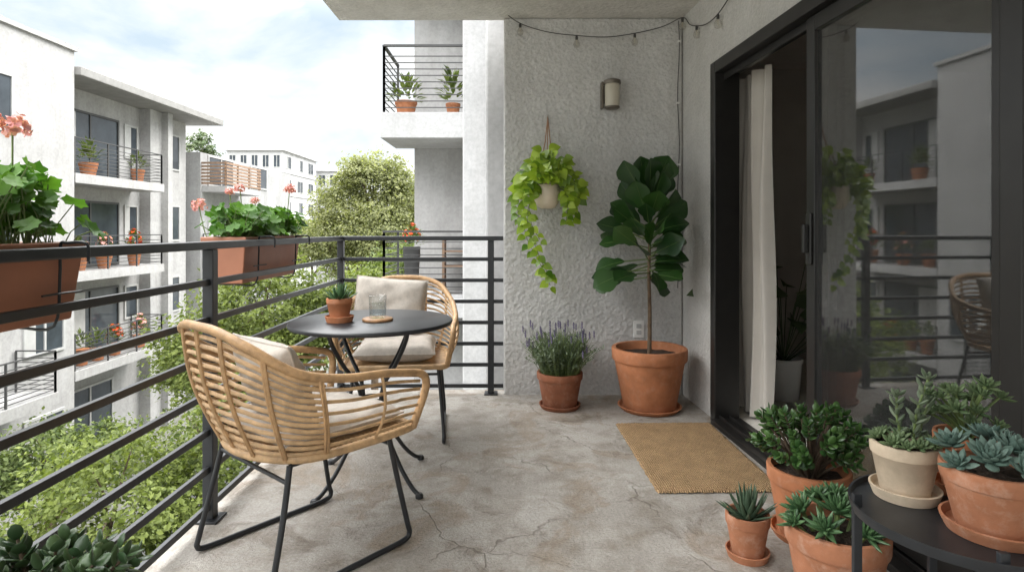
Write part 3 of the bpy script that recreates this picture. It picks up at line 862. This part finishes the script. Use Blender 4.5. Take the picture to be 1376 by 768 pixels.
t = pot('aloe_plant', 'small spiky succulent in a terracotta pot on the round table', (-.762, 2.63, TZ+.001), .056, .092, TERRA, 1.25, .72, .25); aloe(t, zs(t), 24, .09, .02, AGAVE, 'leaves', (1.4,.35))
g = MB(); g.lathe([(0,0),(.066,0),(.068,.004),(.068,.009),(.065,.012),(0,.012)], 40); o = g.build('coaster', WOOD, recalc=True); o.location = (-.60, 2.66, TZ+.001); tag(o, 'round wooden coaster under the water glass', 'coaster')
t = thing('drinking_glass', 'clear tumbler of water on the wooden coaster', 'glass', (-.60, 2.66, TZ+.0135))
g = MB(); g.lathe([(0,0),(.034,0),(.037,.004),(.040,.10),(.0385,.101),(.0375,.10),(.0345,.012),(0,.010)], 36); g.build('tumbler', CLEAR, t, recalc=True)
g = MB(); g.lathe([(0,.0115),(.0342,.0125),(.0362,.065),(0,.065)], 36); g.build('water', WATER, t, recalc=True)

# ------------------------------------------------------------------ wall fittings
t = thing('wall_lantern', 'bronze wall lantern with frosted glass on the end wall', 'wall light', (.665, 4.07, 1.935))
g = MB(); g.box(-.062, -.047, -.06, 0, .01, .19); g.box(-.046,.03,-.012,-.001,.05,.17); g.build('backplate', BRONZE, t, bevel=.004)
g = MB(); g.lathe([(0,.168),(.056,.168),(.058,.172),(.056,.192),(.03,.203),(0,.204)], 28, (.008,-.072,0)); g.build('cap', BRONZE, t)
g = MB(); g.lathe([(0,.0),(.04,.0),(.05,.008),(.05,.018),(0,.018)], 24, (.008,-.072,0)); g.build('bottom_ring', BRONZE, t)
g = MB(); g.lathe([(0,.019),(.046,.019),(.049,.03),(.05,.15),(.048,.167),(0,.167)], 28, (.008,-.072,0)); g.build('glass_shade', FROST, t, recalc=True)
t = thing('wall_outlet', 'white power outlet low on the end wall behind the fig trunk', 'outlet', (.865, 4.07, .45))
g = MB(); g.box(-.036,.036,-.007,0,-.058,.058); g.build('cover_plate', PLATE, t, bevel=.003)
for z in (-.022,.022):
    g = MB(); g.box(-.017,.017,-.011,-.0075,z-.014,z+.014); g.build('socket', FRAMEW, t, bevel=.002)

t = thing('string_lights', 'dark cord of clear bulbs strung along the top of both stucco walls', 'string lights', (.5, 4.0, 2.4))
cord = [V((-.045,4.03,2.591)), V((.06,4.03,2.52)), V((.237,4.03,2.465)), V((.438,4.03,2.44)), V((.64,4.03,2.43)), V((.831,4.03,2.455)), V((1.018,4.03,2.50)), V((1.145,4.0,2.55))]
cord += [V((1.165, 3.9, 2.47)), V((1.17, 3.78, 2.42)), V((1.175, 3.6, 2.37)), V((1.183, 3.42, 2.365)), V((1.198, 3.22, 2.42)), V((1.215, 3.0, 2.50)), V((1.235, 2.7, 2.50)), V((1.26, 2.3, 2.50))]
cp = catmull(cord, 6)
g = MB(); g.tube(cp, .0032, 6); g.build('cord', CORDM, t, world=True)
for P in (V((.055,4.03,2.523)), V((.438,4.03,2.44)), V((.831,4.03,2.455)), V((1.145,4.0,2.55)), V((1.17,3.77,2.42)), V((1.183,3.42,2.365)), V((1.21,3.08,2.475)), V((1.245,2.55,2.5))):
    g = MB(); g.tube([P, P-V((0,0,.010)), P-V((0,0,.028))], [.005,.009,.009], 10); sk = g.build('socket', CORDM, t, world=True)
    g = MB(); g.lathe([(.009,-.028),(.020,-.048),(.023,-.062),(.018,-.078),(0,-.085)], 16, P); g.build('bulb', BULB, sk, world=True)
    g = MB(); g.tube([P-V((0,0,.03)), P-V((0,0,.065))], .003, 5); g.build('filament', FROST, sk, world=True)
t = thing('corner_cable', 'thin dark cable clipped down the inner corner of the walls', 'cable', (1.135, 4.06, 1.5))
pts = [V((1.135+.006*math.sin(k*1.3), 4.058, 2.55-.14*k)) for k in range(14)]
g = MB(); g.tube(catmull(pts, 3), .003, 6); g.build('cord', CORDM, t, world=True)
for k in (1,4,7,10):
    g = MB(); p = pts[k]; g.box(p.x-.01, p.x+.01, 4.05, 4.068, p.z-.006, p.z+.006); g.build('clip', PLATE, t, world=True)

# ------------------------------------------------------------------ buildings
def railing_mb(g, pts, z, h, n=8, post=.04, bw=.018):
    for a, b in zip(pts[:-1], pts[1:]):
        a = V((*a, 0)); b = V((*b, 0)); L = (b-a).length; m = max(1, round(L/1.3))
        for k in range(m+1):
            p = a.lerp(b, k/m); g.box(p.x-post/2, p.x+post/2, p.y-post/2, p.y+post/2, z, z+h-.031)
        g.bar(a+V((0,0,z+h-.015)), b+V((0,0,z+h-.015)), .05, .03)
        for k in range(n):
            zz = z+.08+(h-.16)*k/n
            g.bar(a+V((0,0,zz)), b+V((0,0,zz)), bw, bw)
def win_x(root, X, y0, y1, z0, z1, nm='window', mull=1, fr=FRAMEW):
    g = MB(); w = .07
    g.box(X, X+.05, y0, y0+w, z0, z1); g.box(X, X+.05, y1-w, y1, z0, z1)
    g.box(X, X+.05, y0+w, y1-w, z0, z0+w); g.box(X, X+.05, y0+w, y1-w, z1-w, z1)
    for k in range(mull):
        ym = y0+(y1-y0)*(k+1)/(mull+1); g.box(X, X+.045, ym-.03, ym+.03, z0+w, z1-w)
    o = g.build(nm, fr, root, world=True)
    g = MB(); g.box(X, X+.015, y0+w, y1-w, z0+w, z1-w); g.build('pane', WINGL, o, world=True)
    if U(0,1) < .6:
        g = MB(); f = U(.2,.45); g.box(X+.0155, X+.02, y0+w, y0+w+(y1-y0)*f, z0+w, z1-w); g.build('blind', FRAMEW, o, world=True)
def win_y(root, Y, x0, x1, z0, z1, nm='window', mull=1, fr=FRAMEW):
    g = MB(); w = .07
    g.box(x0, x0+w, Y-.05, Y, z0, z1); g.box(x1-w, x1, Y-.05, Y, z0, z1)
    g.box(x0+w, x1-w, Y-.05, Y, z0, z0+w); g.box(x0+w, x1-w, Y-.05, Y, z1-w, z1)
    for k in range(mull):
        xm = x0+(x1-x0)*(k+1)/(mull+1); g.box(xm-.03, xm+.03, Y-.045, Y, z0+w, z1-w)
    o = g.build(nm, fr, root, world=True)
    g = MB(); g.box(x0+w, x1-w, Y-.015, Y, z0+w, z1-w); g.build('pane', WINGL, o, world=True)
FL = [2.75, -.1, -2.95, -5.8]

# left block
t = thing('apartment_block', 'long pale stucco apartment block with stacked balconies across the gap', 'building', (-17, 17, -6.3))
g = MB(); g.box(-24, -12.5, 4, 17, -6.3, 6.2); g.box(-24, -12.42, 4, 17.06, 6.2, 6.32); g.build('parapet_wall', FARWALL, t, world=True)
g = MB(); g.box(-24, -13.7, 17.0, 25.0, -6.3, 5.55)
g.build('recessed_wall', FARWALL, t, world=True)
g = MB(); g.box(-24, -12.35, 17.061, 25.5, 5.551, 5.80); g.build('flat_roof', ROOFM, t, world=True, bevel=.02)
g = MB(); g.box(-13.7, -13.05, 22.6, 22.9, -6.3, 5.55); g.box(-13.699, -13.3, 21.9, 22.6, -6.3, 5.55); g.build('pilaster', FARWALL, t, world=True)
for z in FL[:3]:
    g = MB(); g.box(-13.699, -12.5, 17.05, 21.4, z-.28, z); s_ = g.build('balcony_slab', FARWALL, t, world=True)
    g = MB(); railing_mb(g, [(-12.56,17.1),(-12.56,21.34),(-13.65,21.34)], z, 1.05); g.build('balcony_railing', FRAMED, s_, world=True)
    win_x(t, -13.7, 17.9, 20.7, z+.02, z+2.15, 'balcony_door', 1, FRAMED)
    win_x(t, -13.7, 23.2, 24.5, z+.75, z+2.2, 'window', 1)
    win_x(t, -13.7, 21.0, 21.75, z+.9, z+2.1, 'window', 0)
win_x(t, -13.7, 18.2, 20.4, -5.9, -3.9, 'window', 1)
for z in (2.75, -.1):
    win_x(t, -12.5, 12.8, 14.9, z+.8, z+2.25, 'window', 1)
for z in (-2.95,):
    g = MB(); g.box(-12.499, -11.4, 10.5, 15.0, z-.28, z); s_ = g.build('balcony_slab', FARWALL, t, world=True)
    g = MB(); railing_mb(g, [(-12.45,10.55),(-11.46,10.55),(-11.46,14.94),(-12.45,14.94)], z, 1.05); g.build('balcony_railing', FRAMED, s_, world=True)
    win_x(t, -12.5, 11.6, 14.0, z+.02, z+2.15, 'balcony_door', 1, FRAMED)
win_x(t, -12.5, 15.2, 16.6, -2.2, -.8, 'window', 1)
win_x(t, -12.5, 15.2, 16.6, -5.2, -3.8, 'window', 1)
win_x(t, -12.5, 12.0, 13.8, -5.6, -3.8, 'window', 1)

# continuation with wooden balcony
t = thing('apartment_block', 'lower pale block with a brown wood balcony beyond the flat roof', 'building', (-16, 29, -6.3))
g = MB(); g.box(-24, -13.4, 25.6, 36, -6.3, 4.45); g.build('wall', FARWALL2, t, world=True)
g = MB(); g.box(-13.399, -12.3, 25.7, 29.2, 2.75, 3.0); s_ = g.build('balcony_slab', FARWALL, t, world=True)
g = MB()
for k in range(7): g.box(-12.36, -12.31, 25.7, 29.2, 3.08+.145*k, 3.08+.145*k+.085); g.box(-13.39, -12.37, 25.66, 25.70, 3.08+.145*k, 3.08+.145*k+.085)
for yy in (25.75, 26.9, 28.05, 29.15): g.box(-12.42,-12.361, yy-.03, yy+.03, 3.0, 4.06)
g.build('wood_balustrade', WOODB, s_, world=True)
for z in (2.75,-.1,-2.95):
    win_x(t, -13.4, 26.2, 28.6, z+.3, z+1.65, 'window', 1); win_x(t, -13.4, 30.5, 32.5, z+.5, z+1.65, 'window', 1)
for z in (-.1,-2.95):
    g = MB(); g.box(-13.399, -12.3, 25.7, 29.2, z-.25, z); s_ = g.build('balcony_slab', FARWALL, t, world=True)
    g = MB(); railing_mb(g, [(-13.35,25.75),(-12.36,25.75),(-12.36,29.15),(-13.35,29.15)], z, 1.05); g.build('balcony_railing', FRAMED, s_, world=True)
for z in (-.1,-2.95):
    g = MB(); g.box(-13.399, -12.3, 30.0, 33.4, z-.25, z); s_ = g.build('balcony_slab', FARWALL, t, world=True)
    g = MB(); railing_mb(g, [(-13.35,30.05),(-12.36,30.05),(-12.36,33.35),(-13.35,33.35)], z, 1.05); g.build('balcony_railing', FRAMED, s_, world=True)

# far blocks
def far_block(label, x0, x1, y0, y1, z1, nx, nz, m, fz):
    t = thing('apartment_block', label, 'building', ((x0+x1)/2, y0, -6.3))
    g = MB(); g.box(x0, x1, y0, y1, -6.3, z1); g.build('wall', m, t, world=True)
    g = MB(); g.box(x0-.3, x1+.3, y0-.3, y1+.3, z1, z1+.45); g.build('roof', m, t, world=True)
    w = (x1-x0)/nx
    for k in range(nz):
        z = z1-fz*(k+1)+.7
        for i in range(nx):
            win_y(t, y0, x0+w*(i+.18), x0+w*(i+.82), z, z+1.5, 'window', 1)
        for j in range(3):
            yy = y0+(y1-y0)*(j+.2)/3; win_x(t, x1, yy, yy+(y1-y0)/6, z, z+1.5, 'window', 1)
        g = MB(); g.box(x0-.12, x1+.12, y0-.12, y1+.12, z-.55, z-.35); g.build('floor_band', m, t, world=True)
    return t
t = far_block('white mid rise block with rows of windows in the far distance', -33.5, -27.0, 70, 82, 10.4, 5, 4, WHITEWALL, 2.7)
g = MB(); g.box(-32.3, -29, 72, 79, 10.851, 12.4); g.build('roof_housing', WHITEWALL, t, world=True)
far_block('lower white block just right of the far mid rise', -29.2, -24.4, 84, 96, 9.3, 3, 4, WHITEWALL, 2.7)
far_block('grey low block left behind the far mid rise', -44, -35.5, 86, 98, 8.0, 5, 3, FARWALL2, 3.0)

# neighbouring wing
t = thing('apartment_wing', 'neighbouring wing of the block with corner balconies beyond the end wall', 'building', (0, 10.5, -6.3))
g = MB(); g.box(-1.72, 1.0, 10.5, 16, -6.3, 11); g.build('grey_wall', WINGWALL, t, world=True)
g = MB(); g.box(-.68, 1.0, 8.2, 10.499, -6.3, 11); g.build('white_pier', WHITEWALL, t, world=True, bevel=.02)
g = MB(); g.box(-.20, 1.1, 4.5, 8.199, -6.3, 11); g.build('white_pier', WHITEWALL, t, world=True, bevel=.02)
g = MB(); g.box(-.05, 1.1, 4.215, 4.499, -6.3, 11); g.build('link_wall', WINGWALL, t, world=True)
g = MB(); g.tube([(-.30,8.12,-6),(-.30,8.12,11)], .04, 10); g.build('downpipe', WHITEWALL, t, world=True)
for z, th in ((2.95,.40),(.05,.3),(-2.85,.4),(5.85,.4)):
    g = MB(); g.box(-2.05, -.681, 9.25, 10.499, z-th, z); s_ = g.build('balcony_slab', WHITEWALL, t, world=True, bevel=.01)
    g = MB(); railing_mb(g, [(-2.0,10.45),(-2.0,9.3),(-.72,9.3)], z, 1.06, 9, .035, .014); g.build('balcony_railing', FRAMED, s_, world=True)

# ------------------------------------------------------------------ small neighbours' plants
def small_plant(label, loc, r, h, fh, m, fm=None, n=70, pm=TERRA):
    t = thing('balcony_plant', label, 'potted plant', loc, 0)
    g = MB(); g.lathe([(0,0),(r*.7,0),(r*.95,h*.8),(r,h*.8),(r,h),(r*.85,h),(0,h*.9)], 16); g.build('pot', pm, t, recalc=True)
    g = MB()
    for i in range(n):
        d = sph(U(0,6.28), U(.1,1.5)); P = V((0,0,h))+V((d.x*r*1.3, d.y*r*1.3, d.z*fh*U(.3,.9)))
        g.leaf(P, d+V((0,0,.3)), ZUP, fh*.3, fh*.12, (.3,1,.6,.05))
    g.build('leaves', m, t)
    if fm:
        g = MB()
        for i in range(40):
            d = sph(U(0,6.28), U(.3,1.5)); P = V((0,0,h))+V((d.x*r*1.2, d.y*r*1.2, d.z*fh*U(.7,1.1)))
            g.card(P, d, fh*.22, fh*.2)
        g.build('bloom', fm, t)
small_plant('terracotta pot plant behind the left of the upper right balcony railing', (-1.70, 9.55, 2.951), .18, .22, .45, TREE2, None, 110)
small_plant('spiky pot plant at the right end of the upper right balcony', (-.95, 9.6, 2.951), .12, .20, .62, TREE2, None, 60)
small_plant('red flowering pot plant on the balcony across from the corner post', (-1.62, 9.62, .051), .14, .80, .36, TREE2, RED, 110, FRAMED)
for i, (y, z, fm, lb) in enumerate(((18.2,2.751,None,'green pot plant at the near end of the topmost opposite balcony'),
        (20.6,2.751,None,'green pot plant at the far end of the topmost opposite balcony'),
        (17.8,-.099,None,'green leafy pot at the near end of the middle opposite balcony'),
        (18.9,-.099,CORAL,'coral flowering pot on the middle opposite balcony, nearer one'),
        (20.4,-.099,RED,'red flowering pot on the middle opposite balcony, farther one'),
        (17.9,-2.949,None,'leafy pot at the near end of the lowest opposite balcony'),
        (18.6,-2.949,None,'second leafy pot from the near end of the lowest opposite balcony'),
        (19.4,-2.949,RED,'red flowering pot in the middle of the lowest opposite balcony'),
        (20.7,-2.949,CORAL,'coral flowering pot at the far end of the lowest opposite balcony'))):
    small_plant(lb, (-12.95, y, z), U(.2,.27), U(.38,.5), U(.55,.75), TREE2, fm, 70)
t = thing('wood_shelf', 'brown slatted wooden shelf on the neighbouring balcony at eye level', 'shelf', (-.95, 10.1, .051))
for x in (-.2,.2):
    g = MB(); g.box(x-.02,x+.02,-.15,.15,0,.95); g.build('side', WOODB, t)
for z in (.2,.45,.7,.93):
    g = MB(); g.box(-.18,.18,-.15,.15,z,z+.02); g.build('shelf_board', WOODB, t)

# ------------------------------------------------------------------ trees
def tree(label, loc, th, blobs, leaf, dens, m, cat='tree', per=26, group=None, tr=.16, soft=1.0):
    t = thing('tree', label, cat, loc, 0, group)
    g = MB()
    top = V((0,0,th)); g.tube(catmull([(0,0,0),(U(-.1,.1),U(-.1,.1),th*.5),top], 5), [tr-(tr*.5)*i/10 for i in range(11)], 9)
    for (x,y,z,rx,ry,rz) in blobs:
        b = V((0,0,th*U(.6,.98))); e = V((x,y,z)); mid = b.lerp(e,.5)+V((U(-.2,.2),U(-.2,.2),.1))
        pts = catmull([b,mid,e],4); g.tube(pts, [tr*.45*(1-.75*i/len(pts)) for i in range(len(pts))], 6)
        for k in range(5):
            d = sph(U(0,6.28),U(-.4,1.3)); q = e+V((d.x*rx,d.y*ry,d.z*rz))*.8
            g.tube([e.lerp(mid,.3),e.lerp(q,.5)+V((0,0,.05)),q],[tr*.14,tr*.09,tr*.03],5)
    g.build('trunk', BARK, t)
    g = MB()
    for (x,y,z,rx,ry,rz) in blobs:
        nc = int(dens*(rx*ry*rz)**(2/3))
        for k in range(nc):
            d = sph(U(0,6.28), math.asin(U(-.75,1))); rr = U(.45,1.05)
            c = V((x+d.x*rx*rr, y+d.y*ry*rr, z+d.z*rz*rr)); sg = .16*(rx+ry+rz)/3*U(.6,1.2)*soft
            for q in range(per):
                P = c+V((random.gauss(0,sg),random.gauss(0,sg),random.gauss(0,sg*.65)))
                nn = V((d.x*.5+U(-.8,.8), d.y*.5+U(-.8,.8), .65+U(-.5,.5)))
                s_ = leaf*U(.5,1.25); g.card(P, nn, s_, s_*.6)
    g.build('crown', m, t)
    return t
tree('bright green tree crown below the railing at the left', (-4.9, 7.3, -6.3), 3.0, [(0,0,3.9,1.1,1.2,1.0),(-.9,-.5,3.3,.9,.9,.8),(.9,.5,3.4,.9,1.0,.9),(.1,-.9,3.0,1.0,.8,.8),(.6,1.2,4.2,.8,.9,.8)], .078, 150, TREE1, per=46, soft=.9)
tree('low bright tree filling the lower left beneath the flower boxes', (-4.2, 4.9, -6.3), 2.4, [(0,0,3.0,1.0,1.0,.8),(.6,.9,3.3,.8,.8,.7),(-.8,.7,3.0,.8,.9,.7),(.4,-.8,2.7,.8,.8,.7)], .072, 150, TREE1, per=46, soft=.9)
tree('mid green tree showing behind the coral flower box', (-5.6, 13.5, -6.3), 4.4, [(0,0,5.6,1.4,1.4,1.2),(1.2,.3,5.0,1.2,1.2,1.1),(-1.1,-.4,4.7,1.1,1.2,1.1),(.4,-1,4.2,1.2,1.1,1.0),(2.0,1.0,5.4,1.1,1.1,1.1)], .11, 105, TREE1, per=44)
tree('tall pale green tree rising against the sky beside the upper balcony', (-5.1, 22, -6.3), 6.5, [(0,0,9.0,1.2,1.3,1.2),(-1.25,.2,8.3,1.1,1.2,1.1),(1.2,.3,8.4,1.1,1.2,1.1),(.2,-.6,7.2,1.6,1.5,1.3),(-.4,-.4,9.5,.9,.9,.7),(.6,0,9.4,.8,.8,.7),(1.9,.2,7.0,1.1,1.2,1.2),(-1.8,0,7.0,1.1,1.2,1.2),(0,0,6.1,2.0,1.3,1.0)], .12, 85, TREE3, per=46, soft=1.05)
tree('green tree low behind the round table through the railing', (-2.6, 17, -6.3), 4.6, [(0,0,6.0,1.5,1.4,1.3),(-1.3,.2,5.3,1.3,1.2,1.2),(1.2,.0,5.4,1.2,1.2,1.2),(0,-.8,4.6,1.4,1.2,1.1)], .125, 90, TREE2, per=44)
tree('rounded tree on the lane before the lowest opposite balcony', (-9.8, 12.6, -6.3), 1.9, [(0,0,2.5,1.1,1.2,.9),(.7,.9,2.3,.9,.9,.8),(-.6,-.9,2.2,.9,.9,.8)], .11, 100, TREE2, per=36)
tree('tree on the lane farther along beside the pale block', (-9.2, 19.5, -6.3), 2.6, [(0,0,3.6,1.5,1.6,1.2),(.9,1.1,3.2,1.2,1.2,1.1),(-.5,-1.2,3.1,1.2,1.2,1.0)], .14, 80, TREE1, per=36)
tree('dark slim tree peeking over the flat roof', (-17.8, 34, -6.3), 10, [(0,0,11.6,.9,.9,1.4),(.5,.2,10.6,.9,.9,1.1)], .2, 60, TREE4, per=34)
tree('distant tree in front of the far white blocks', (-17.5, 52, -6.3), 5, [(0,0,6.4,2.6,2.2,1.8),(-2.4,.2,5.6,2.2,2,1.6),(2.4,.3,5.8,2.3,2,1.7)], .32, 60, TREE2, per=36)
tree('second distant tree right of the far white blocks', (-11, 48, -6.3), 5, [(0,0,7.0,2.4,2.2,2.0),(-2,.2,6.0,2.0,2,1.6),(2.2,.3,6.0,2.2,2,1.7)], .32, 60, TREE4, per=36)
tree('far leafy tree just left of the wing behind the pale tree', (-4.8, 34, -6.3), 6, [(0,0,8.0,2.0,2.0,2.0),(1.6,0,7.2,1.8,1.8,1.7),(-1.8,0,7,1.8,1.8,1.7)], .24, 60, TREE2, per=36)

# ------------------------------------------------------------------ world, sun, camera
w = bpy.data.worlds.new('World'); C.world = w; w.use_nodes = True
nt = w.node_tree; bg = nt.nodes['Background']
sd = V((.62,.30,.74)).normalized()
sky = N(nt, 'ShaderNodeTexSky', sky_type='NISHITA'); sky.sun_disc = False
sky.sun_elevation = math.asin(sd.z); sky.sun_rotation = math.atan2(sd.x, sd.y); sky.air_density = 1.2; sky.dust_density = 1.5
tc = N(nt, 'ShaderNodeTexCoord').outputs['Generated']
mp = N(nt, 'ShaderNodeMapping'); mp.inputs['Scale'].default_value = (1, 1, 2.0); mp.inputs['Location'].default_value = (.62,.2,.25); nt.links.new(tc, mp.inputs[0])
n1 = noise_node(nt, 3.0, 9, .55, mp.outputs[0]); n1.inputs['Distortion'].default_value = .3
cr = ramp(nt, n1.outputs[0], [(.36, 0), (.60, 1.0)])
sx = N(nt, 'ShaderNodeSeparateXYZ'); nt.links.new(tc, sx.inputs[0])
# sky above the view boosted to light the balcony, brighter overhead than near the horizon
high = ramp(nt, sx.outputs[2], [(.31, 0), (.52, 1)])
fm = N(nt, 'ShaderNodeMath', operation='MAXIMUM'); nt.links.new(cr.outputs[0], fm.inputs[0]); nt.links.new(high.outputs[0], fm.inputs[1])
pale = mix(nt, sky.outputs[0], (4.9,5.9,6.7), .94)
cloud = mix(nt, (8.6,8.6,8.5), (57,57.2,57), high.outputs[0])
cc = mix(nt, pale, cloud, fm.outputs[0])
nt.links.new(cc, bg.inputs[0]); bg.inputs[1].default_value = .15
sl = bpy.data.lights.new('sun', 'SUN'); sl.energy = 1.5; sl.angle = R(8); sl.color = (1,.95,.88)
so = bpy.data.objects.new('sun', sl); col.objects.link(so); so.rotation_euler = sd.to_track_quat('Z', 'Y').to_euler()

cam = bpy.data.cameras.new('camera'); co = bpy.data.objects.new('camera', cam); col.objects.link(co)
co.location = (0,0,1.13); co.rotation_euler = (R(90),0,0)
cam.sensor_width = 36; cam.lens = 36*800/1376; cam.shift_y = -76/1376; cam.clip_end = 3000; cam.clip_start = .02
C.camera = co
C.view_settings.view_transform = 'Standard'; C.view_settings.look = 'None'; C.view_settings.exposure = 0
